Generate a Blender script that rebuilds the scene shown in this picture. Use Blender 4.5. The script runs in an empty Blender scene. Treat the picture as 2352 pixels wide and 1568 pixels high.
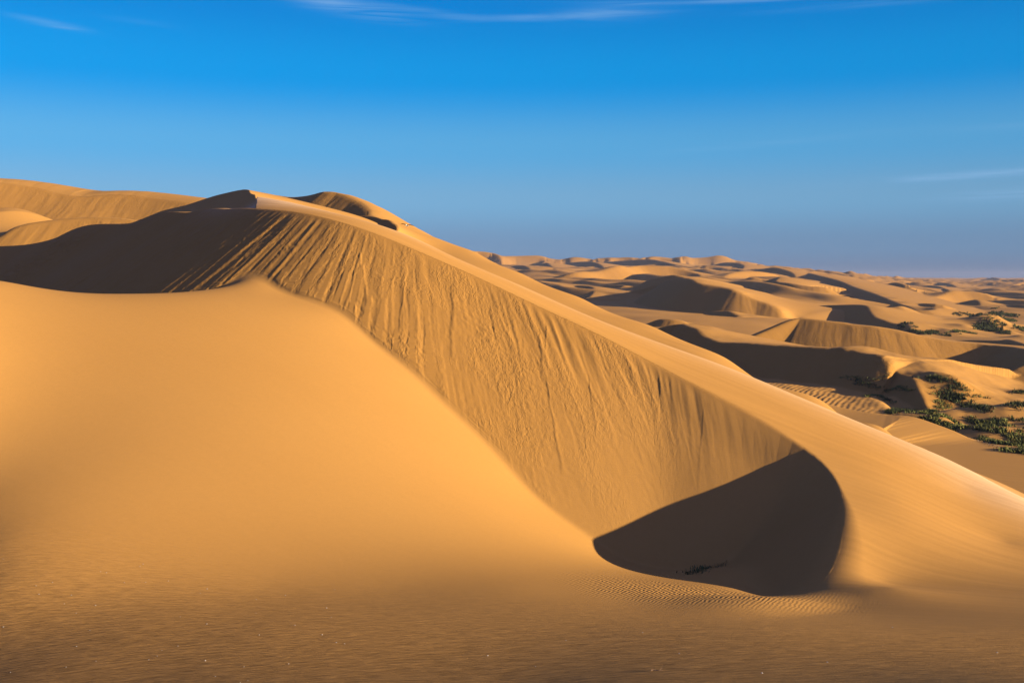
import bpy, bmesh, math, random
import numpy as np
from mathutils import Vector, Matrix

# ------------------------------------------------------------------ camera, sky, sun, exposure
Q = 1.0                                    # terrain mesh density (1 = final)
sc = bpy.context.scene
FPX, CX, CY = 2287.0, 1176.0, 784.0        # lens in units of a 2352 px wide frame
PITCH = math.atan(149.0 / FPX)             # horizon sits above the middle of the frame
cam_d = bpy.data.cameras.new('camera'); cam = bpy.data.objects.new('camera', cam_d)
sc.collection.objects.link(cam); sc.camera = cam
cam_d.sensor_width = 36.0; cam_d.lens = 36.0 * FPX / 2352.0
cam_d.clip_start = 0.2; cam_d.clip_end = 60000
cam.location = (0, 0, 0); cam.rotation_euler = (math.pi / 2 - PITCH, 0, 0)

SUN_AZ = math.radians(72)                  # angle from "behind the camera" round to the right
SUN_EL = math.radians(12.0)
S = Vector((math.sin(SUN_AZ) * math.cos(SUN_EL), -math.cos(SUN_AZ) * math.cos(SUN_EL), math.sin(SUN_EL)))
sun_d = bpy.data.lights.new('sun', 'SUN'); sun = bpy.data.objects.new('sun', sun_d)
sc.collection.objects.link(sun)
sun.rotation_euler = (-S).to_track_quat('-Z', 'Y').to_euler()
sun_d.energy = 5.0; sun_d.angle = math.radians(0.5); sun_d.color = (1.0, 0.81, 0.53)
sc.cycles.diffuse_bounces = 0
sc.view_settings.view_transform = 'Standard'; sc.view_settings.look = 'None'
sc.view_settings.exposure = 1.27; sc.view_settings.gamma = 1.0

def build_world():
    w = bpy.data.worlds.new('World'); sc.world = w; w.use_nodes = True
    nt = w.node_tree; nt.nodes.clear(); N = nt.nodes.new; L = nt.links.new
    out = N('ShaderNodeOutputWorld'); bg = N('ShaderNodeBackground'); L(bg.outputs[0], out.inputs[0])
    sky = N('ShaderNodeTexSky'); sky.sky_type = 'NISHITA'; sky.sun_disc = False
    sky.sun_elevation = SUN_EL; sky.sun_rotation = math.pi - SUN_AZ
    sky.air_density = 1.0; sky.dust_density = 0.2; sky.ozone_density = 4.0
    tc = N('ShaderNodeTexCoord'); sep = N('ShaderNodeSeparateXYZ'); L(tc.outputs['Generated'], sep.inputs[0])
    ramp = N('ShaderNodeValToRGB'); ramp.color_ramp.interpolation = 'EASE'
    L(sep.outputs['Z'], ramp.inputs[0])
    els = ramp.color_ramp.elements
    stops = [(0.0, (0.150, 0.232, 0.395)), (0.03, (0.165, 0.300, 0.500)), (0.075, (0.180, 0.410, 0.660)),
             (0.125, (0.100, 0.400, 0.740)), (0.19, (0.000, 0.308, 0.780)), (0.27, (0.000, 0.215, 0.660)), (0.36, (0.03, 0.12, 0.42)), (0.6, (0.045, 0.080, 0.30))]
    els[0].position, els[0].color = stops[0][0], (*stops[0][1], 1)
    els[1].position, els[1].color = stops[-1][0], (*stops[-1][1], 1)
    for p, c in stops[1:-1]:
        e = els.new(p); e.color = (*c, 1)
    # the sky is paler towards the left of the view and deeper towards the right, as the Nishita model has it
    k = N('ShaderNodeMix'); k.data_type = 'RGBA'; k.inputs['Factor'].default_value = 0.97
    scl = N('ShaderNodeVectorMath'); scl.operation = 'SCALE'; scl.inputs['Scale'].default_value = 0.10
    L(sky.outputs[0], scl.inputs[0]); L(scl.outputs[0], k.inputs['A'])
    sc2 = N('ShaderNodeVectorMath'); sc2.operation = 'SCALE'; sc2.inputs['Scale'].default_value = 0.575
    lr = N('ShaderNodeMapRange'); L(sep.outputs['X'], lr.inputs[0])
    lr.inputs[1].default_value = -0.5; lr.inputs[2].default_value = 0.5; lr.inputs[3].default_value = 0.64; lr.inputs[4].default_value = 0.50
    L(lr.outputs[0], sc2.inputs['Scale'])
    L(ramp.outputs[0], sc2.inputs[0]); L(sc2.outputs[0], k.inputs['B'])
    # thin cirrus
    nrm = N('ShaderNodeVectorMath'); nrm.operation = 'NORMALIZE'; L(tc.outputs['Generated'], nrm.inputs[0])
    mp = N('ShaderNodeMapping'); mp.inputs['Rotation'].default_value = (0, math.radians(5), 0); mp.inputs['Scale'].default_value = (7.0, 7.0, 150.0)
    L(nrm.outputs[0], mp.inputs[0])
    nz = N('ShaderNodeTexNoise'); nz.inputs['Scale'].default_value = 1.0; nz.inputs['Detail'].default_value = 7; nz.inputs['Distortion'].default_value = 1.2
    L(mp.outputs[0], nz.inputs['Vector'])
    # wisps: (px, py, half length, half thickness, tilt, strength)
    acc = None
    def math_(op, a, b=None, c=None):
        m = N('ShaderNodeMath'); m.operation = op
        for i, v in enumerate((a, b, c)):
            if v is None: continue
            if isinstance(v, (int, float)): m.inputs[i].default_value = v
            else: L(v, m.inputs[i])
        return m.outputs[0]
    X, Y_, Z = N('ShaderNodeSeparateXYZ'), None, None
    L(nrm.outputs[0], X.inputs[0])
    for (px, py, hl, ht, tilt, st) in WISPS:
        d = ray(px, py); d = d.normalized()
        az = math.atan2(d.x, d.y); el = d.z
        azn = math_('ARCTAN2', X.outputs[0], X.outputs[1])
        a = math_('SUBTRACT', azn, az)
        e0 = math_('SUBTRACT', X.outputs[2], el)
        e = math_('SUBTRACT', e0, math_('MULTIPLY', a, tilt))
        q = math_('ADD', math_('POWER', math_('DIVIDE', math_('ABSOLUTE', a), hl), 2.0), math_('POWER', math_('DIVIDE', math_('ABSOLUTE', e), ht), 2.0))
        g = math_('MULTIPLY', math_('EXPONENT', math_('MULTIPLY', q, -1.0)), st * 0.62)
        acc = g if acc is None else math_('ADD', acc, g)
    nr = N('ShaderNodeMapRange'); L(nz.outputs['Fac'], nr.inputs[0]); nr.inputs[1].default_value = 0.30; nr.inputs[2].default_value = 0.66
    f = math_('MULTIPLY', acc, nr.outputs[0])
    cm = N('ShaderNodeMix'); cm.data_type = 'RGBA'; L(f, cm.inputs['Factor']); L(k.outputs['Result'], cm.inputs['A'])
    cm.inputs['B'].default_value = (0.17, 0.30, 0.47, 1)
    # unseen sky tinted dusky violet to set the shade's colour, warm glow round sun
    am = N('ShaderNodeMapRange'); am.interpolation_type = 'SMOOTHSTEP'; L(sep.outputs['Y'], am.inputs[0])
    am.inputs[1].default_value = 0.75; am.inputs[2].default_value = 0.2; am.inputs[3].default_value = 0; am.inputs[4].default_value = 1
    vi = N('ShaderNodeMix'); vi.data_type = 'RGBA'; L(am.outputs[0], vi.inputs['Factor']); L(cm.outputs['Result'], vi.inputs['A'])
    vi.inputs['B'].default_value = (0.062, 0.088, 0.280, 1)
    dt = N('ShaderNodeVectorMath'); dt.operation = 'DOT_PRODUCT'; L(nrm.outputs[0], dt.inputs[0]); dt.inputs[1].default_value = S
    gl = math_('MULTIPLY', math_('POWER', math_('MAXIMUM', dt.outputs['Value'], 0.0), 8.0), 0.25)
    wm = N('ShaderNodeMix'); wm.data_type = 'RGBA'; L(gl, wm.inputs['Factor']); L(vi.outputs['Result'], wm.inputs['A'])
    wm.inputs['B'].default_value = (0.75, 0.48, 0.28, 1)
    L(wm.outputs['Result'], bg.inputs['Color']); bg.inputs['Strength'].default_value = 0.72

def ray(px, py):
    a, b = (px - CX) / FPX, (CY - py) / FPX
    y = math.cos(PITCH) + math.sin(PITCH) * b
    z = -math.sin(PITCH) + math.cos(PITCH) * b
    return Vector((a / y, 1.0, z / y))
def P(px, py, d):
    r = ray(px, py); return np.array([r.x * d, d, r.z * d])

WISPS = [(800, 18, 0.050, 0.0065, -0.12, 0.9), (1000, 30, 0.05, 0.003, -0.10, 0.4), (1240, 40, 0.07, 0.0028, 0.02, 0.55), (1400, 32, 0.05, 0.0060, 0.03, 0.45),
         (1700, 1, 0.12, 0.0022, -0.02, 0.6), (120, 56, 0.026, 0.0026, -0.10, 1.1), (320, 50, 0.03, 0.0022, -0.05, 0.22), (2050, 4, 0.1, 0.003, 0.0, 0.3),
         (2230, 402, 0.075, 0.0030, 0.03, 1.2), (2330, 445, 0.05, 0.004, 0.03, 0.8), (1760, 330, 0.11, 0.003, 0.06, 0.16), (2320, 292, 0.06, 0.004, 0.0, 0.15)]
build_world()

# ------------------------------------------------------------------ number helpers
rng = np.random.RandomState(7)
_perm = rng.permutation(256); _perm = np.concatenate([_perm, _perm])
_g = np.stack([np.cos(np.arange(256) * 2 * np.pi / 256 * 37), np.sin(np.arange(256) * 2 * np.pi / 256 * 37)], 1)
def perlin(x, y):
    xi = np.floor(x).astype(np.int64); yi = np.floor(y).astype(np.int64)
    xf = x - xi; yf = y - yi; xi &= 255; yi &= 255
    u = xf * xf * xf * (xf * (xf * 6 - 15) + 10); v = yf * yf * yf * (yf * (yf * 6 - 15) + 10)
    def gr(ix, iy, fx, fy):
        h = _perm[_perm[ix & 255] + (iy & 255)]
        return _g[h, 0] * fx + _g[h, 1] * fy
    a = gr(xi, yi, xf, yf); b = gr(xi + 1, yi, xf - 1, yf); c = gr(xi, yi + 1, xf, yf - 1); d = gr(xi + 1, yi + 1, xf - 1, yf - 1)
    return (a + u * (b - a)) + v * ((c + u * (d - c)) - (a + u * (b - a)))
def fbm(x, y, o=4, g=0.5):
    s = 0; a = 1.0; f = 1.0
    for i in range(o):
        s = s + a * perlin(x * f + 17.3 * i, y * f - 9.1 * i); a *= g; f *= 2.03
    return s
def sstep(a, b, x):
    t = np.clip((x - a) / (b - a), 0, 1); return t * t * (3 - 2 * t)
def smin(a, b, k):
    h = np.clip(0.5 + 0.5 * (b - a) / k, 0, 1); return b * (1 - h) + a * h - k * h * (1 - h)
def smax(a, b, k): return -smin(-a, -b, k)

class TPS:
    def __init__(s, pts, reg=0.0):
        p = np.array(pts, float); s.c = p[:, :2]; n = len(p)
        K = s.k(np.linalg.norm(s.c[:, None] - s.c[None], axis=2)) + np.eye(n) * reg
        A = np.zeros((n + 3, n + 3)); A[:n, :n] = K; A[:n, n] = 1; A[:n, n + 1:] = s.c; A[n, :n] = 1; A[n + 1:, :n] = s.c.T
        s.w = np.linalg.solve(A, np.concatenate([p[:, 2], np.zeros(3)]))
    def k(s, r): return r * r * np.log(r + 1e-9)
    def __call__(s, x, y):
        n = len(s.c); z = s.w[n] + s.w[n + 1] * x + s.w[n + 2] * y
        for i in range(n):
            r2 = (x - s.c[i, 0]) ** 2 + (y - s.c[i, 1]) ** 2
            z = z + s.w[i] * 0.5 * r2 * np.log(r2 + 1e-12)
        return z

def resample(pts, n):
    p = np.array(pts, float); m = len(p)
    ext = np.vstack([2 * p[0] - p[1], p, 2 * p[-1] - p[-2]])
    out = []
    for i in range(m - 1):
        p0, p1, p2, p3 = ext[i:i + 4]
        t = np.linspace(0, 1, 24, endpoint=False)[:, None]
        out.append(0.5 * (2 * p1 + (p2 - p0) * t + (2 * p0 - 5 * p1 + 4 * p2 - p3) * t ** 2 + (3 * p1 - p0 - 3 * p2 + p3) * t ** 3))
    out.append(p[-1:]); c = np.vstack(out)
    l = np.concatenate([[0], np.cumsum(np.linalg.norm(np.diff(c[:, :2], axis=0), axis=1))])
    t = np.linspace(0, l[-1], n)
    return np.stack([np.interp(t, l, c[:, k]) for k in range(c.shape[1])], 1), t

TAN = math.tan(math.radians(33.0))
def sdist(x, y, c):
    """distance to a plan polyline, signed (+ on the slip side, which is to the left of travel reversed), and arc position"""
    best = np.full(x.shape, 1e18); sgn = np.zeros(x.shape); par = np.zeros(x.shape)
    n = len(c)
    for i in range(n - 1):
        ax, ay = c[i, :2]; dx, dy = c[i + 1, 0] - ax, c[i + 1, 1] - ay; L2 = dx * dx + dy * dy + 1e-12
        t = ((x - ax) * dx + (y - ay) * dy) / L2
        tc = np.clip(t, 0, 1)
        d = (x - ax - tc * dx) ** 2 + (y - ay - tc * dy) ** 2
        m = d < best - 1e-12
        best[m] = d[m]; sgn[m] = (dy * (x - ax) - dx * (y - ay))[m]; par[m] = (i + tc[m]) / (n - 1)
    return np.sqrt(best), np.where(sgn > 0, 1.0, -1.0), par     # + = right of travel = camera side when the brink runs left to right

# ------------------------------------------------------------------ the near dune
BR = [(-500, 600, 140), (-200, 588, 120), (0, 565, 106), (130, 545, 97), (300, 512, 86), (430, 488, 78), (520, 480, 73), (600, 480, 69), (700, 490, 65.5), (800, 515, 63),
      (950, 572, 60.5), (1100, 638, 58.5), (1230, 700, 56.5), (1370, 765, 54.5), (1500, 833, 52.4), (1640, 905, 49.7), (1750, 965, 47.6), (1850, 1030, 45.3),
      (1905, 1080, 42.9), (1935, 1140, 39.8), (1938, 1200, 36.8), (1922, 1270, 34.4), (1875, 1330, 32.4), (1800, 1370, 30.5)]
brink = np.array([P(*b) for b in BR])
br, br_t = resample(brink, 901)
def seg_cone(x, y, c, t, soft=0):
    """sand at rest below a polyline brink: height, and the arc position each point was fed from"""
    z = np.full(x.shape, -1e9); s = np.zeros(x.shape)
    for i in range(len(c) - 1):
        dx, dy = c[i + 1, 0] - c[i, 0], c[i + 1, 1] - c[i, 1]; L = math.hypot(dx, dy)
        if L < 1e-9: continue
        dx /= L; dy /= L; mm = (c[i + 1, 2] - c[i, 2]) / L; mm = max(-.6, min(.6, mm))
        a = (x - c[i, 0]) * dx + (y - c[i, 1]) * dy; l = np.abs((x - c[i, 0]) * dy - (y - c[i, 1]) * dx)
        ts = np.clip(a + l * (mm / math.sqrt(TAN * TAN - mm * mm)), 0, L)
        v = c[i, 2] + (c[i + 1, 2] - c[i, 2]) / L * ts - TAN * np.sqrt((a - ts) ** 2 + l * l)
        q = v > z; z[q] = v[q]; s[q] = t[i] + ts[q]
    if soft:                    # round the creases where two flows meet
        sw = np.zeros(x.shape); sv_ = np.zeros(x.shape)
        for i in range(len(c) - 1):
            dx, dy = c[i + 1, 0] - c[i, 0], c[i + 1, 1] - c[i, 1]; L = math.hypot(dx, dy); dx /= L; dy /= L
            a = np.clip((x - c[i, 0]) * dx + (y - c[i, 1]) * dy, 0, L)
            v = c[i, 2] + (c[i + 1, 2] - c[i, 2]) / L * a - TAN * np.hypot(x - c[i, 0] - a * dx, y - c[i, 1] - a * dy)
            w = np.exp(np.maximum(-30, (v - z) / soft)); sw += w; sv_ += w * v
        dd = np.interp(s, t, c[:, 2]) - z
        z = z * (1 - sstep(.3, 2.0, dd)) + (sv_ / sw) * sstep(.3, 2.0, dd)
    return z, s
def near_cone(x, y):
    z = np.full(x.shape, -1e9); s = np.zeros(x.shape)
    for i in range(len(br)):
        v = br[i, 2] - TAN * np.hypot(x - br[i, 0], y - br[i, 1])
        m = v > z; z[m] = v[m]; s[m] = br_t[i]
    return z, s
def hit_cone(px, py):
    """where the line of sight through a frame point meets the avalanche slope under the brink"""
    r = ray(px, py); d = np.linspace(25, 110, 1200); x = r.x * d; y = d; z = r.z * d
    c, _ = near_cone(x, y); ok = z < c
    i = np.argmax(ok) if ok.any() else len(d) - 1
    return np.array([x[i], y[i], z[i]])

COLS = {0: [(1568, 23.6), (1450, 27.3), (1350, 29.5), (1250, 31.7), (1150, 34.2), (1050, 37), (950, 39.8), (850, 42.7), (750, 46), (680, 49), (645, 52)],
        300: [(1568, 22.3), (1450, 26.2), (1350, 29.4), (1250, 32.8), (1150, 36.5), (1050, 40), (950, 43.5), (850, 47), (750, 51), (682, 55)],
        600: [(1568, 21.1), (1450, 25.4), (1350, 29.7)],
        900: [(1568, 20.2), (1450, 24.9), (1350, 29.9)],
        1176: [(1568, 19.3), (1450, 24.4), (1350, 30)],
        1450: [(1568, 18), (1450, 23.7), (1370, 29.6)],
        1750: [(1568, 17), (1450, 23)],
        2050: [(1568, 16.0), (1450, 23.3), (1350, 31.3)],
        2352: [(1568, 14.9), (1450, 23.4), (1350, 32.3)],
        -400: [(1568, 26.2), (1450, 29.2), (1350, 31), (1150, 34), (950, 37), (750, 41), (620, 47)],
        2900: [(1568, 15), (1400, 28)]}
Fp = [P(px, py, d) for px, l in COLS.items() for py, d in l if not (200 < px < 1300 and 700 < py < 1300)]
BASE = [(517, 648), (561, 622), (614, 624), (644, 646), (683, 665), (746, 684), (793, 705), (834, 736), (880, 778), (960, 842), (1020, 900), (1070, 948), (1110, 985), (1170, 1045), (1250, 1130), (1320, 1185), (1385, 1230)]
base3 = [hit_cone(*b) - np.array([0, 0, 0.35]) for b in BASE]
Fp += base3
Fp += [b + np.array([0.5, 5.0, 0.25]) for b in base3[1:]] + [b + np.array([1.0, 12.0, -1.0]) for b in base3[2::3]]
Fp += [P(1440, 1293, 40.5), P(1500, 1314, 38.5), P(1580, 1330, 36.5), P(1680, 1350, 34), P(1800, 1372, 30.5), P(1900, 1330, 33) - [0, 0, 0.9], P(1850, 1295, 35.8) - [0, 0, 1.2], P(1750, 1310, 38), P(1665, 1300, 41.5)]
Fp += [np.array([6.5, 43.5, -12.9]), np.array([9.5, 41.5, -12.3]), np.array([12, 60, -14]), np.array([25, 60, -16])]
Fp += [np.array([-25.5, 60, -4.0]), np.array([-21, 60, -3.2]), np.array([-33, 70, -7.0]), np.array([-45, 60, -3.0]), np.array([-45, 90, -7])]
Fp += [P(2100, 1250, 38) - [0, 0, 0.5], P(2500, 1250, 42), P(2352, 1250, 38.5), np.array([0, 8, -4.2]), np.array([-8, 0, -2.2]), np.array([0, 0, -1.7]), np.array([8, 0, -2.2]), np.array([0, -15, 0.5])]
Fp += [P(464, 669, 57)]
F = TPS(Fp, 0.08)

Gp = [b for b in brink[2::1]]
SIL = [(593, 452, 76), (660, 463, 74), (750, 485, 72), (900, 533, 69.5), (980, 562, 68), (1091, 621, 66.5), (1237, 682, 64.5), (1384, 747, 62), (1523, 798, 60), (1665, 847, 58),
       (1780, 893, 56), (1895, 942, 54), (2036, 1001, 51.5), (2177, 1057, 49), (2251, 1091, 47.5), (2352, 1143, 45.5), (2500, 1220, 43)]
sil = np.array([P(*b) for b in SIL]); Gp += list(sil)
for b in sil[::2]:
    Gp.append(b + np.array([1.0, 7.0, -2.2])); Gp.append(b + np.array([8.0, 5.0, -4.6])); Gp.append(b + np.array([20.0, 12.0, -13.0]))
Gp += [P(px, py, d) for px in (1450, 1750, 2050, 2352, 2900) for py, d in COLS[px]]
Gp += [P(2352, 1250, 38.5)] + [b + np.array([2.6, 0.8, -0.3]) for b in brink[18:23]] + [b + np.array([7, 2, -1.25]) for b in brink[18:21]] + [b + np.array([-4, -1, .5]) for b in brink[17:24]] + [b + np.array([-10, -2, 1.0]) for b in brink[17:23]]
Gp += [P(1176, 1568, 19.3), P(600, 1568, 21.1), P(0, 1568, 23.6), P(1176, 1450, 24.5), np.array([0, 0, -1.7]), np.array([0, 8, -4.2])]
BR2 = [P(*b) for b in [(300, 502, 104), (350, 493, 102), (430, 470, 98), (500, 447, 94), (545, 437, 90.5), (572, 437, 86.5), (586, 447, 82), (591, 462, 79), (590, 476, 76)]]
for b in brink[:4]: Gp += [b + [9, 9, -1.2], b + [25, 25, -6]]
Gp += BR2[1:7] + [b + np.array([10, 8, -2.5]) for b in BR2[1:7:2]] + [b + np.array([28, 22, -11]) for b in BR2[1:7:2]]
G = TPS(Gp, 0.15)

br[:, 2] = G(br[:, 0], br[:, 1])
# second crest behind the first, on the left
br2, br2_t = resample(BR2, 161)

# ------------------------------------------------------------------ the far field: floor and dunes
def far_ripple(x, y):
    """linked barchanoid ridges of the far field: long windward backs, short steep lee sides"""
    z = 0
    for lam, wgt, ang, sd in ((78.0, 1.0, 0.50, 0.0), (41.0, .8, 0.78, 31.0)):
        wx = x + 34 * perlin(x / 95 + sd, y / 95) + 9 * perlin(x / 30 + sd, y / 30)
        wy = y + 34 * perlin(x / 95 + sd + 9, y / 95 + 4) + 9 * perlin(x / 30 + sd + 3, y / 30 + 8)
        t = -(wx * math.cos(ang) + wy * math.sin(ang)) / lam; f = t - np.floor(t)
        p = np.where(f < .76, (f / .76) ** 1.25, 1 - sstep(.76, 1.0, f))
        z = z + wgt * lam * .105 * (p - .45) * sstep(-.35, .45, perlin(x / 130 + sd, y / 130 + 1))
    return z
def floor_z(x, y):
    u = x / np.maximum(y, 1)
    yl = [0, 60, 90, 145, 190, 240, 320, 400, 500, 700, 900, 1100, 1500, 3000, 9000]
    zl = [-10, -14, -15, -15.5, -15.4, -14.2, -11.5, -8.5, -5.5, -1.5, 4, 10, 15, 4, -8]
    zr = [-12, -16, -15.5, -16, -17, -17, -17, -16, -15, -14, -14, -12, -10, -8, -8]
    zL = [-6, -8, -4, 2.5, 6, 8, 9, 9, 9, 9, 9, 9, 9, 2, -8]
    a = np.interp(y, yl, zl); b = np.interp(y, yl, zr); c = np.interp(y, yl, zL)
    t = sstep(0.22, 0.46, u); m = sstep(-0.30, -0.05, u)
    return c * (1 - m) + (a * (1 - t) + b * t) * m
def floor_depth(px, py):
    r = ray(px, py); d = np.exp(np.linspace(math.log(75), math.log(5000), 1500))
    z = floor_z(r.x * d, d); ok = r.z * d < z
    return d[np.argmax(ok)] if ok.any() else 1500.0

c1 = lambda X, Y: (.2441 * X, 373.2 + .2441 * Y)
c2 = lambda X, Y: (516.8 + .2441 * X, 401.9 + .2441 * Y)
c3 = lambda X, Y: (1091 + .2441 * X, 545.5 + .2441 * Y)
c4 = lambda X, Y: (1550.3 + .2197 * X, 545.5 + .2197 * Y)
c5 = lambda X, Y: (1952.3 + .2014 * X, 545.5 + .2014 * Y)
c6 = lambda X, Y: (1894.9 + .2014 * X, 775.2 + .2014 * Y)
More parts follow.
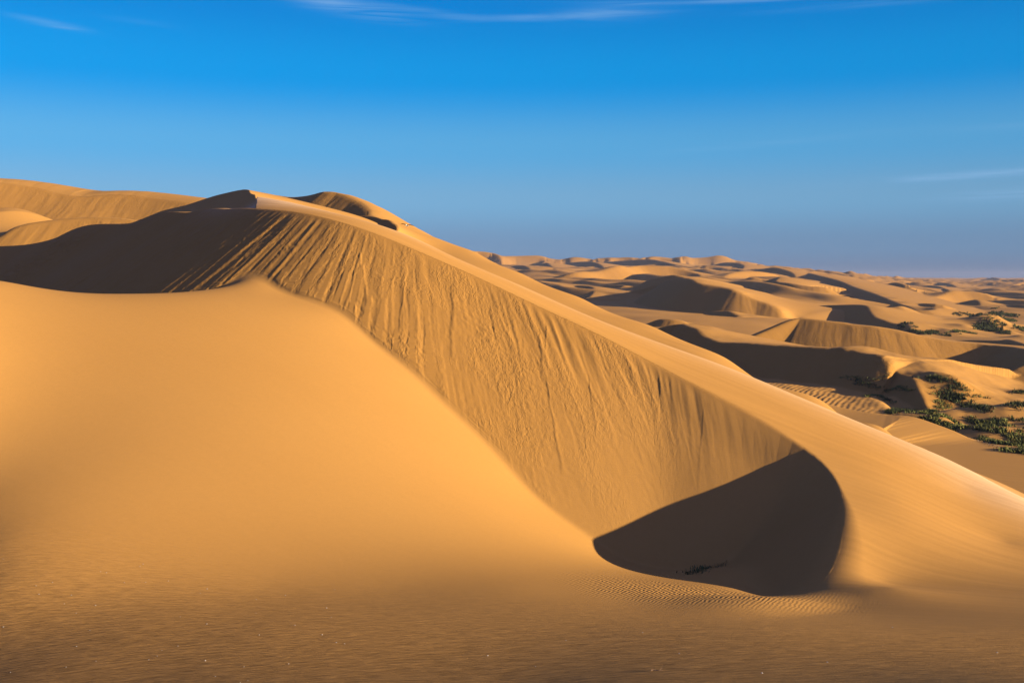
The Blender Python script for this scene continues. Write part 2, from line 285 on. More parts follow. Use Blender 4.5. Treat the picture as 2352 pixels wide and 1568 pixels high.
# every dune: frame map, brink points (X, Y, drop of the face in the same units), options
FD = [
 (c4, [(60, 900, 60), (130, 925, 110), (230, 960, 160), (320, 1040, 170), (430, 1078, 190), (600, 1095, 210), (900, 1110, 235), (1200, 1127, 245), (1500, 1145, 235), (1750, 1166, 225), (1950, 1200, 200), (2091, 1237, 170), (2200, 1290, 110), (2270, 1340, 50), (2310, 1400, 8)], dict(D=[182, 178, 174, 170, 166, 163, 158, 154, 150, 147, 144, 141, 139, 138, 138])),
 (c3, [(1600, 812, 30), (1720, 770, 90), (1850, 768, 110), (1960, 785, 100), (2010, 805, 60)], dict(f=1.0)),
 (c5, [(-560, 915, 4), (-350, 938, 8), (-100, 968, 30), (0, 985, 80), (150, 1000, 220), (300, 1015, 350), (500, 1048, 350), (650, 1080, 350), (900, 1135, 320), (1100, 1172, 300), (1400, 1205, 290), (1600, 1226, 285), (1800, 1242, 275), (1984, 1272, 250), (2300, 1330, 160)], dict(D=[198, 196, 194, 193, 192, 191, 190, 189, 188, 187, 186, 184, 180, 172, 160])),
 (c5, [(1150, 1172, 10), (1400, 1168, 40), (1650, 1172, 50), (1780, 1160, 75), (1900, 1190, 70), (2050, 1240, 60)], {}),
 (c4, [(-130, 475, 20), (-60, 440, 90), (60, 425, 110), (160, 435, 130), (250, 475, 125), (500, 518, 100), (640, 560, 90), (850, 650, 100), (1000, 702, 105), (1100, 762, 100), (1170, 842, 60), (1215, 900, 15)], dict(D=[400, 380, 365, 352, 342, 334, 328, 323, 319, 316, 314, 313])),
 (c3, [(1545, 450, 20), (1610, 405, 90), (1720, 375, 120), (1860, 352, 130), (1960, 372, 130)], {}),
 (c4, [(230, 740, 10), (330, 770, 20), (450, 770, 35), (560, 770, 35), (660, 812, 8)], {}),
 (c4, [(1200, 682, 15), (1420, 708, 70), (1700, 703, 140), (1880, 700, 185), (1990, 714, 190), (2030, 768, 150), (2090, 830, 110), (2200, 870, 90), (2330, 920, 60), (2430, 960, 40), (2560, 1010, 15)], {}),
 (c4, [(1510, 590, 10), (1640, 606, 50), (1790, 620, 45), (1890, 652, 10)], {}),
 (c4, [(905, 462, 20), (1000, 432, 60), (1090, 410, 95), (1045, 455, 70), (1200, 478, 90), (1400, 508, 75), (1560, 516, 60), (1640, 545, 45), (1672, 582, 10)], {}),
 (c4, [(725, 440, 10), (770, 418, 30), (830, 415, 40), (920, 440, 20)], {}),
 (c4, [(520, 410, 20), (600, 374, 55), (720, 352, 65), (900, 355, 75), (1040, 380, 60), (1110, 412, 12)], {}),
 (c4, [(700, 335, 10), (800, 328, 30), (900, 325, 35), (1020, 312, 60), (1130, 334, 75), (1220, 370, 55), (1252, 415, 8)], {}),
 (c4, [(385, 292, 10), (480, 264, 40), (600, 262, 60), (700, 284, 65), (695, 325, 25), (610, 345, 5)], {}),
 (c4, [(60, 205, 5), (120, 187, 40), (190, 212, 45), (330, 205, 50), (450, 187, 60), (530, 198, 60), (600, 230, 40), (655, 256, 5)], {}),
 (c4, [(680, 256, 4), (760, 239, 25), (855, 273, 4)], {}),
 (c4, [(1130, 333, 4), (1210, 318, 20), (1330, 345, 20), (1440, 350, 25), (1500, 378, 4)], {}),
 (c4, [(1180, 347, 10), (1350, 365, 60), (1500, 398, 95), (1700, 450, 110), (1850, 512, 105), (2000, 562, 95), (2120, 605, 90), (2230, 650, 70), (2330, 690, 90), (2440, 722, 80), (2560, 770, 30)], {}),
 (c5, [(380, 705, 5), (480, 716, 50), (570, 756, 95), (800, 750, 115), (1000, 756, 125), (1100, 775, 110), (1180, 802, 80), (1218, 832, 10)], {}),
 (c5, [(780, 750, 5), (920, 690, 40), (1070, 652, 80), (1180, 606, 150), (1300, 610, 150), (1450, 620, 130), (1560, 645, 100), (1650, 690, 70), (1685, 745, 10)], {}),
 (c5, [(1100, 772, 5), (1250, 738, 75), (1420, 708, 110), (1470, 755, 65), (1485, 818, 5)], {}),
 (c5, [(1525, 800, 5), (1600, 776, 40), (1800, 765, 55), (1984, 766, 60), (2300, 800, 50)], {}),
 (c5, [(60, 545, 10), (250, 562, 45), (370, 545, 60), (480, 512, 100), (600, 532, 130), (700, 560, 125), (850, 602, 80), (1010, 642, 20)], {}),
 (c5, [(470, 512, 5), (600, 488, 25), (720, 500, 25), (860, 530, 10)], {}),
 (c5, [(280, 632, 5), (400, 640, 25), (500, 655, 30), (592, 697, 4)], {}),
 (c5, [(740, 555, 5), (900, 545, 30), (1000, 558, 30), (1120, 600, 30)], {}),
 (c5, [(850, 512, 5), (1000, 512, 30), (1100, 520, 50), (1200, 558, 20), (1222, 582, 4)], {}),
 (c5, [(100, 478, 4), (240, 463, 30), (430, 512, 4)], {}),
 (c5, [(1370, 488, 4), (1480, 460, 25), (1600, 453, 35), (1680, 468, 25), (1725, 492, 4)], {}),
 (c5, [(1500, 540, 4), (1700, 545, 18), (1900, 572, 8)], {}),
 (c5, [(1820, 560, 4), (1900, 535, 25), (2050, 500, 60), (2300, 480, 60)], {}),
 (c5, [(1700, 495, 4), (1850, 478, 12), (2000, 470, 15)], {}),
 (c5, [(820, 488, 3), (920, 474, 14), (1040, 488, 4)], {}),
 (c5, [(1680, 650, 4), (1800, 680, 30), (1984, 715, 25)], {}),
 (c5, [(1720, 720, 4), (1850, 705, 22), (2000, 740, 20)], {}),
 (c4, [(1745, 452, 4), (1830, 430, 22), (1935, 442, 4)], {}),
 (c4, [(1830, 470, 4), (1950, 450, 25), (2055, 438, 40), (2070, 480, 4)], {}),
 (c3, [(10, 118, 4), (60, 123, 15), (115, 129, 25), (160, 155, 4)], {}),
 (c3, [(280, 165, 4), (400, 172, 45), (500, 170, 55), (600, 170, 55), (665, 186, 40), (692, 218, 5)], {}),
 (c3, [(585, 266, 5), (660, 237, 45), (710, 270, 60), (760, 305, 45), (802, 332, 5)], {}),
 (c3, [(370, 262, 20), (450, 264, 45), (500, 288, 40), (522, 325, 5)], {}),
 (c3, [(820, 208, 4), (920, 176, 25), (1000, 180, 20), (1090, 202, 4)], {}),
 (c3, [(850, 222, 4), (940, 215, 15), (1080, 200, 15), (1190, 205, 5)], {}),
 (c3, [(870, 236, 8), (1000, 226, 45), (1100, 230, 60), (1170, 255, 45), (1215, 295, 5)], {}),
 (c3, [(750, 392, 8), (900, 340, 60), (1010, 319, 80), (1160, 318, 85), (1350, 266, 130), (1450, 276, 110), (1550, 265, 100), (1800, 268, 100), (1960, 300, 80), (2080, 335, 50), (2112, 358, 30), (2100, 380, 4)], {}),
 (c3, [(1170, 190, 3), (1290, 178, 15), (1400, 190, 4)], {}),
 (c3, [(1330, 186, 3), (1450, 176, 20), (1540, 190, 4)], {}),
 (c3, [(1600, 190, 4), (1680, 170, 30), (1800, 182, 25), (1880, 195, 4)], {}),
 (c3, [(1100, 240, 4), (1300, 222, 30), (1600, 205, 50), (1750, 225, 55), (1900, 262, 55), (2050, 290, 40), (2130, 325, 8)], {}),
 (c3, [(820, 470, 8), (950, 450, 60), (1085, 462, 85), (1110, 505, 55), (1065, 560, 5)], {}),
 (c3, [(1240, 443, 3), (1340, 445, 12), (1400, 452, 3)], {}),
 (c3, [(1300, 620, 3), (1380, 628, 15), (1440, 642, 3)], {}),
 # behind the near crest
 (c2, [(440, 185, 8), (600, 205, 60), (740, 195, 110), (830, 176, 150), (925, 153, 190), (1050, 166, 190), (1150, 195, 170), (1250, 245, 130), (1320, 298, 80), (1352, 340, 45), (1350, 378, 5)], dict(D=[150, 146, 140, 134, 128, 126.5, 124.5, 122, 119, 117, 115.5], a=.72)),
 (c2, [(1060, 380, 20), (1190, 384, 60), (1280, 377, 100), (1400, 383, 120), (1520, 411, 130), (1590, 452, 120), (1640, 535, 60), (1700, 625, 60), (1760, 730, 30)], dict(D=[106, 104, 102, 100, 96, 92, 87, 82, 77], W=1)),
 (c1, [(-300, 170, 300), (0, 186, 330), (150, 200, 330), (300, 225, 320), (420, 250, 300), (550, 285, 270), (700, 312, 240), (800, 318, 235), (950, 305, 245), (1100, 298, 250), (1250, 305, 240), (1400, 325, 210), (1600, 350, 160), (1830, 380, 100), (2100, 430, 20)], dict(d=150, a=.2, up=1.6)),
 (c1, [(-60, 720, 10), (20, 678, 12), (130, 612, 70), (250, 575, 100), (400, 550, 130), (600, 526, 160), (850, 512, 180), (1100, 520, 170), (1300, 548, 140), (1500, 600, 60)], dict(d=112, a=.12)),
]

def build_far():
    D = []
    for m, pts, o in FD:
        b = []
        for (X, Y, dr) in pts:
            px, py = m(X, Y); _, pb = m(X, Y + dr)
            if 'd' in o: db = o['d']
            else: db = floor_depth(px, pb)
            vb, vt = ray(px, pb).z, ray(px, py).z
            d = db * (TAN - vb) / (TAN - vt)
            b.append(list(P(px, py, d)) + [max(0.2, d * (vt - vb))])
        b = np.array(b)
        if 'D' in o: b = np.array([list(P(*m(X, Y), q)) + [max(.2, q * dr * (.2197 if m is c4 else .2014 if m is c5 else .2441) / FPX)] for (X, Y, dr), q in zip(pts, o['D'])])
        elif 'd' not in o:      # even out the depths along one brink
            dd = b[:, 1].copy()
            for it in range(6): dd[1:-1] = 0.25 * dd[:-2] + 0.5 * dd[1:-1] + 0.25 * dd[2:]
            b = np.array([list(P(*m(X, Y), q)) + [h] for (X, Y, dr), q, h in zip(pts, dd, b[:, 3])])
        L = np.linalg.norm(np.diff(b[:, :2], axis=0), axis=1).sum()
        c, t = resample(b, int(min(281, max(41, L / (0.25 + 0.002 * np.median(b[:, 1]))))) // 8 * 8 + 1)
        D.append((c, o))
    return D
FAR = build_far()

C3 = np.array([P(*q) for q in [(893, 502, 97), (1000, 537, 94), (1091, 570, 92), (1200, 620, 88), (1335, 682, 84), (1500, 748, 79), (1665, 818, 74), (1895, 922, 66), (2036, 985, 60), (2117, 1023, 56), (2251, 1092, 51)]]) - np.array([[0, 0, .35 if i < 4 else 0.1] for i in range(11)])
W3 = TPS([b for b in FAR[-3][0][::8, :3]] + list(C3) + [b + np.array([-2, -6, -1.0]) for b in C3[1:]] + [b + np.array([1, 8, -2.4]) for b in C3] + [b + np.array([8, 5, -4.4]) for b in C3] + [b + np.array([22, 14, -13]) for b in C3[::2]], 0.05)
def dune_height(x, y, c, o, RR):
    d, sg, par = sdist(x, y, c[::4])
    w = 0; hz = 0; hh = 0
    for i in range(0, len(c), max(2, len(c) // 24)):
        k = 1.0 / ((x - c[i, 0]) ** 2 + (y - c[i, 1]) ** 2 + 6.0) ** 2.0
        w = w + k; hz = hz + k * c[i, 2]; hh = hh + k * c[i, 3]
    hz /= w; hh /= w
    hn = np.interp(par, np.linspace(0, 1, len(c)), c[:, 2]); bl_ = sstep(0.5, 7, d); hz = hn * (1 - bl_) + hz * bl_
    dw = np.where(sg > 0, 0, d)
    cc = 2.0 + 1.2 * hh
    a = 0.15
    a = o.get('a', 0.15)
    W = hz - a * (np.sqrt(dw * dw + cc * cc) - cc) + o.get('up', 0) * dw / 10 * np.exp(1 - dw / 10)
    W -= np.maximum(0, dw - 0.45 * RR) * 0.35
    if 'W' in o: W = np.maximum(W3(x, y), -80) - np.maximum(0, y - 118) * 1.0 - np.maximum(0, -27 - x) * 1.5
    cone = np.full(x.shape, -1e9); q = (sg > 0) & (d < 2.5 * c[:, 3].max() + 6); 
    tt = np.concatenate([[0], np.cumsum(np.hypot(*np.diff(c[:, :2], axis=0).T))])
    cq, sq = seg_cone(x[q], y[q], c[::2], tt[::2]); fs_ = np.zeros(x.shape); fs_[q] = sq
    cone[q] = cq
    kb = 0.25 + 0.0012 * np.median(c[:, 1])
    z = smin(W, np.where(sg > 0, cone, hz + TAN * d), kb)
    # past either end the face runs on as a plane and dies into the falling body
    for e, q in ((0, 3), (-1, -4)):
        tg = c[e, :2] - c[q, :2]; tg = tg / (np.hypot(*tg) + 1e-9)
        px_ = (par <= 0.0001) if e == 0 else (par >= 0.9999)
        ax = (x - c[e, 0]) * tg[0] + (y - c[e, 1]) * tg[1]
        lat = (x - c[e, 0]) * tg[1] - (y - c[e, 1]) * tg[0]
        if e == 0: lat = -lat
        pm = px_ & (ax > 0)
        ae = a + 0.3 * sstep(0, 1, ax / (d + .01))
        WW = hz - ae * (np.sqrt(d * d + cc * cc) - cc) - np.maximum(0, d - 0.45 * RR) * 0.35
        if 'W' in o: WW = W
        z = np.where(pm, smin(WW, hz - TAN * lat * (1 - .8 * sstep(0, .9, ax / (d + .01))) + (1.2 * ax if 'W' in o and e == -1 else 0), kb), z)
    return z, d, sg, par, fs_

# hummocks held by plants, lips and hollows beyond the near dune: (frame point, ground radius across, along, height)
HM = []
for (m, X, Y, rx, ry, h) in [
    (c6, 1290, 470, 4.5, 3.0, .45), (c6, 1420, 540, 5.0, 3.0, .5), (c6, 420, 500, 3.5, 3, .8), (c6, 560, 520, 3.5, 3, .5), (c6, 850, 590, 5, 2.5, .8), (c6, 560, 670, 3.0, 2.0, .6), (c6, 720, 720, 2.6, 2.0, .6),
    (c6, 1320, 650, 3.5, 3, 1.1), (c6, 1480, 690, 2.4, 2.5, 1.2), (c6, 1720, 690, 6, 2.5, .9), (c6, 1700, 800, 5.0, 2.2, 1.3), (c6, 2180, 790, 3.0, 3.0, 1.4), (c6, 2240, 640, 2.5, 2.5, .9),
    (c6, 850, 860, 2.2, 1.6, .9), (c6, 1180, 880, 3.0, 2.2, 1.5), (c6, 1350, 900, 3, 2.2, 1.1), (c6, 1600, 960, 4, 2.4, .9), (c6, 1900, 1000, 3.5, 2.0, .8), (c6, 2100, 985, 4, 2, 1.2), (c6, 2150, 1130, 4.0, 2.0, .9),
    (c5, 620, 1000, 3, 3, 2.0), (c5, 700, 1085, 4, 4, 2.0), (c5, 930, 1100, 5, 4, 2.2), (c5, 1120, 1120, 3, 3, 1.2), (c5, 1300, 1085, 4, 4, 1.8), (c5, 1230, 1130, 6, 4, 1.2), (c5, 1550, 1060, 8, 6, 5.0), (c5, 1680, 1060, 6, 5, 2.5), (c5, 1770, 1090, 4, 4, 1.8),
    (c5, 1660, 815, 7, 6, 2.5), (c5, 1700, 900, 12, 8, 3.4), (c5, 1850, 900, 10, 7, 3.0), (c5, 1930, 1050, 8, 6, 2.2), (c5, 1700, 960, 14, 6, 1.6), (c5, 1940, 1000, 8, 5, 1.5), (c5, 1270, 885, 9, 6, 1.8), (c5, 1420, 895, 7, 5, 1.4), (c5, 1980, 1150, 4, 4, 1.5),
    (c6, 880, 740, 2.0, 3.5, -1.2), (c6, 700, 640, 5, 2.0, -.5), (c6, 1500, 770, 5, 3.5, -.8), (c6, 1900, 900, 7, 5, -1.6), (c6, 2100, 1060, 6, 4, -1.2)]:
    px, py = m(X, Y); d = floor_depth(px, py); u = ray(px, py).x
    HM.append((u * d, d, rx, ry, h))
LIP = [(m[0], m[1], d) for m, d in [(c6(-150, 720), 106), (c6(250, 815), 103), (c6(620, 880), 100), (c6(890, 886), 99), (c6(1050, 915), 98), (c6(1250, 985), 96.5), (c6(1450, 1065), 95), (c6(1700, 1185), 93), (c6(2000, 1262), 91), (c6(2269, 1335), 89), (c6(2600, 1430), 86)]]
lip, _ = resample([P(*q) for q in LIP], 40)
def hummocks(x, y, z):
    m = (y > 67) & (y < 330) & (x > 12)
    xi, yi = x[m], y[m]; a = np.zeros(xi.shape)
    wx = xi + 1.6 * perlin(xi * .18, yi * .18); wy = yi + 1.6 * perlin(xi * .18 + 9, yi * .18 + 5)
    for (hx, hy, rx, ry, h) in HM:
        k = ((wx - hx) / rx) ** 2 + ((wy - hy) / ry) ** 2
        a += (0.62 if h > 0 else .8) * h * np.exp(-k)
    zi = z[m]
    # the near rise that ends in a lip with green on its far side
    d, sg, par = sdist(xi, yi, lip)
    lz = np.interp(par, np.linspace(0, 1, len(lip)), lip[:, 2])
    rise = np.where(sg > 0, lz - 0.045 * d - 0.0009 * d * d, lz - 0.42 * np.maximum(0, d - .3))
    rise = rise - 5 * sstep(90, 62, yi)
    zi = smax(zi - 1.3 * sstep(0, 8, d) * (sg < 0) * np.exp(-(d / 26) ** 2), rise, 0.35)
    zi = zi + a + 0.18 * np.where(sg < 0, 1, 0.0) * sstep(0, 4, d) * fbm(xi * .22, yi * .22, 3) * sstep(200, 130, yi)
    z[m] = zi
    return z
def height(x, y):
    """terrain height and helper masks for plan points"""
    z = floor_z(x, y)
    far = y > 70
    n = fbm(x / 60.0, y / 60.0, 3) * 1.1 * sstep(70, 160, y)
    z = z + n * (1 + sstep(300, 900, y) * 2.0)
    q = y > 240
    z[q] += far_ripple(x[q], y[q]) * sstep(250, 420, y[q]) * sstep(3500, 1500, y[q]) * .8
    slip = np.zeros(x.shape); su = np.zeros(x.shape); sv = np.zeros(x.shape)
    for c, o in FAR:
        hm = c[:, 3].max(); R = 12 * hm + 16 + (60 if 'W' in o else 0)
        m = (x > c[:, 0].min() - R) & (x < c[:, 0].max() + R) & (y > c[:, 1].min() - R) & (y < c[:, 1].max() + R)
        if not m.any(): continue
        xi, yi = x[m], y[m]
        h, d, sg, par, fs_ = dune_height(xi, yi, c, o, R)
        k = 0.10 * hm + 0.05
        zi = z[m]; zn = smax(zi, h, k)
        onslip = (sg > 0) & (h > zi - 0.1)
        g_ = 1.0 + 0.004 * np.median(c[:, 1])
        rl = 0.032 * g_ * fbm(fs_ * 1.1 / g_ + .4 * perlin(d * .3, fs_ * .1) + 7 * hm, d * .14 / g_, 3)
        zn = zn + rl * onslip * sstep(0.05, .6, h - zi) * sstep(0.1, 1.2, d)
        si = slip[m]; si = np.where(h > zi, np.where(onslip, 1.0, 0.0), si); slip[m] = si
        a = su[m]; b = sv[m]
        L = np.hypot(*(c[-1, :2] - c[0, :2]))
        a = np.where(onslip, fs_ / g_, a); b = np.where(onslip, d, b); su[m] = a; sv[m] = b
        z[m] = zn
    z = hummocks(x, y, z)
    z = z + 7.5 * np.exp(-((x + 69) / 10) ** 2 - ((y - 136) / 9) ** 2)
    # ---- near dune
    nm = (y < 190) & (x < 110)
    xi, yi = x[nm], y[nm]
    f = F(xi, yi); g = G(xi, yi)
    fz = np.where(yi > 62, np.minimum(f, z[nm]), f)
    d, sg, par = sdist(xi, yi, br[::6])
    nb = d < 1.5
    d[nb], sg[nb], par[nb] = sdist(xi[nb], yi[nb], br)
    cone, s = near_cone_fast(xi, yi, (sg > 0) & (d < 32))
    hb = np.interp(par * br_t[-1], br_t, br[:, 2])
    lim = hb + 4.0 - 0.12 * np.maximum(0, d - 22) + 60 * sstep(-0.27, -0.2, xi / yi)
    g = smin(g, lim, 1.5)
    # signed: on the windward side the avalanche plane carries on upwards
    C = np.where(sg > 0, np.where(cone < -1e8, -60, cone), hb + TAN * d + 0.0)
    tg = br[-1, :2] - br[-7, :2]; tg = tg / np.hypot(*tg)
    past = (par >= 0.9999) & ((xi - br[-1, 0]) * tg[0] + (yi - br[-1, 1]) * tg[1] > 0)
    lat = (xi - br[-1, 0]) * tg[1] - (yi - br[-1, 1]) * tg[0]      # + on the hollow's side
    axp = np.maximum(0, (xi - br[-1, 0]) * tg[0] + (yi - br[-1, 1]) * tg[1]) * past
    side = np.where(past, lat, d * sg)                 # + towards the hollow, - towards the windward flank
    C = np.where(past, hb - TAN * lat + 0.9 * axp, C)
    endt = sstep(0.925, 1.0, par)
    k = 0.08 + 1.3 * endt
    fl = f - 1.6 * sstep(0, 5, -side) * (yi < 62) * (xi > -22); gl = g - 1.6 * sstep(0, 5, side) * past
    body = smin(gl, C, k)
    # second crest
    d2, sg2, par2 = sdist(xi, yi, br2[::4])
    c2_ = np.full(xi.shape, -1e9)
    mm = (d2 < 25)
    t2, _s = seg_cone(xi[mm], yi[mm], br2[::4], br2_t[::4])
    c2_[mm] = t2
    shelf = hb + 0.05 * np.minimum(d, 20) - 0.0
    ins = (sg2 > 0) & (sg < 0) & (yi > 60) & (xi < brink[8, 0])
    upper = np.where(ins, np.maximum(c2_, np.minimum(shelf, g + 0.0)), 0)
    body = np.where(ins, np.minimum(upper, body), body)
    # the windward body stops existing far behind its outline
    fade = sstep(135, 190, yi) * 40 + np.maximum(0, xi - 60) * 0.2
    body = body - fade
    kk = 0.16 + 0.3 * endt
    zz = np.where((sg < 0) & (yi < 62) & (xi > -22) & ~past, smax(fl, body, kk), smax(np.where(past, fl, fz), body, kk))
    wr = sstep(-4.5, 4.5, -side); m_ = sstep(0.5, 6.5, axp)
    zz = zz * (1 - m_) + (f * (1 - wr) + g * wr) * m_
    zold = z[nm]
    rgt = (xi > 5) & (sg < 0) & ~past
    use = np.where((yi < 62) & ~(rgt & (yi > 42)), zz, smax(np.where((yi < 75) & ~rgt, zold - (75 - yi) * 3.0, zold), zz, 0.22))
    # avalanche relief on the slope under the brink
    onf = (sg > 0) & (cone > f - 0.05) & (cone > -1e8)
    m = onf & (cone > fz - 0.2)
    rel = np.zeros(xi.shape)
    if m.any():
        rel[m] = slope_relief(s[m], (hb[m] * 0 + d_from(cone[m], s[m])), (cone - f)[m])
    w = sstep(0.0, 0.35, np.where(onf, cone - f, 0)) * (1 - sstep(.80, .9, par) * 0.93)
    use = use + rel * w
    z[nm] = use
    sl = slip[nm]; isn = np.abs(use - rel * w - z_guard(zold)) > 0.0
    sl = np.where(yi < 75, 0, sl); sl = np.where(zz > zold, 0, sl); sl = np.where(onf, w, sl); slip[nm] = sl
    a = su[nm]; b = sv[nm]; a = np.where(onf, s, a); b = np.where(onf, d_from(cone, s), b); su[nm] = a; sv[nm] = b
    return z, slip, su, sv
def z_guard(a): return a
def d_from(cone, s): return (np.interp(s, br_t, br[:, 2]) - cone) / TAN
def near_cone_fast(x, y, m):
    z = np.full(x.shape, -1e9); s = np.zeros(x.shape)
    zi, si = seg_cone(x[m], y[m], br[::4], br_t[::4], .14)
    z[m] = zi; s[m] = si
    return z, s

r2 = np.random.RandomState(21)
S0, S1 = np.interp([0.12, 0.92], [0, 1], [0, br_t[-1]])
CH = []
for i in range(230):
    s0 = r2.uniform(S0, S1); w = r2.uniform(0.18, 0.75)
    a = r2.choice([r2.uniform(0.3, 2), r2.uniform(2, 7)], p=[.5, .5]); b = a + r2.uniform(3.0, 11)
    CH.append((s0, w, a, b, r2.uniform(0.4, 1.0), r2.uniform(-1, 1), r2.uniform(0, 50)))
def px_s(v):            # arc position of the brink below a frame column
    uu = br[:, 0] / br[:, 1]; return np.interp((v - CX) / FPX, uu[:700], br_t[:700])
SL, SM0, SM1, SR, SE = px_s(580), px_s(900), px_s(1180), px_s(1380), px_s(1800)
def slope_relief(s, d, above):
    z = np.zeros(s.shape); s_raw = s
    left = 1 - sstep(SM0 - 3, SM1, s); right = sstep(SM1, SR, s) * (1 - 0.5 * sstep(SR + 9, SE, s))
    s = s - 0.24 * d * right * (d > 0)
    # folds hanging from the brink, strong at both ends of the face, faint in the middle
    rw = perlin(s * 1.5 + 0.35 * perlin(s * .3, d * .22) + 4, d * 0.05 + 2)
    rv = (1 - 2 * np.abs(rw)) * left + (.5 + 1.2 * rw) * (1 - left)
    amp = sstep(0, 0.7, d) * (0.036 * left * (1 - sstep(4, 12, d)) + 0.010 + 0.085 * right * (1 - sstep(1.5, 6.0, d)))
    z += amp * (rv - .5) * (0.55 + 0.9 * sstep(-.3, .5, perlin(s * 0.21 + 3, d * 0.05)))
    rv2 = fbm(s * 2.3 + 0.5 * perlin(s * .5, d * .3), d * 0.16, 2)
    z += (0.045 * left + 0.012 + 0.045 * right * (1 - sstep(2, 7, d))) * rv2 * sstep(0, 1, d)
    zt = np.zeros(s.shape)
    for (s0, w, a, b, q, sk, ph) in CH:
        m = (np.abs(s - s0) < 3.5) & (d > a - 1) & (d < b + 2)
        if not m.any(): continue
        si, di = s[m], d[m]
        x = (si - s0 - 0.22 * sk * (di - a) - 0.16 * perlin(di * 0.6 + ph, di * 0 + ph) - .05 * perlin(di * 2.4 + ph, di * 0 + ph + 5))
        t = np.clip((di - a) / (b - a), 0, 1)
        ww = w * (0.35 + 1.1 * t)
        env = sstep(0, 0.25, t) * np.sqrt(np.clip(1 - ((di - (b - ww * 1.8)) / (ww * 1.8)).clip(0, 1) ** 2, 0, 1)) * (di > a)
        e = np.abs(x) / ww; side = 0.6 + 0.4 * np.sign(x * sk)
        lobe = (1 - sstep(0.72, 1.15, e)) * 0.5 + np.exp(-((e - 0.95) / 0.15) ** 2) * 0.5 * side
        zt[m] = np.maximum(zt[m], (0.045 if q < .8 else .060) * q * lobe * env)
    z += zt
    # crumbly, net-like wavelets in patches, mostly on the middle of the face
    mid = 0.35 + 0.65 * sstep(SL + 4, SM0, s) * (1 - sstep(SR, SE, s) * .6)
    pm = sstep(-0.1, 0.3, fbm(s * 0.17 + 5, d * 0.16 + 2, 3)) * sstep(1.2, 3.5, d) * mid
    wv = 1 - 2 * np.abs(fbm(s * 1.9 + .6 * perlin(s * .9, d * .9), d * 2.8 - s * 0.9, 2))
    z += 0.036 * pm * wv
    z += 0.012 * fbm(s * 4.0, d * 3.0, 2) * sstep(.5, 2, d)
    # a broken, crusted patch on the shaded left end of the face
    pm = np.exp(-((s_raw - px_s(215) + 0.5 * fbm(d * .4, d * 0 + 3, 2)) / 4.2) ** 4) * sstep(0.8, 2.5, d)
    z -= 0.16 * pm * np.clip(1 - 3.2 * np.abs(fbm(s_raw * .45 + d * .3, d * 1.5, 3)), 0, 1)
    return z

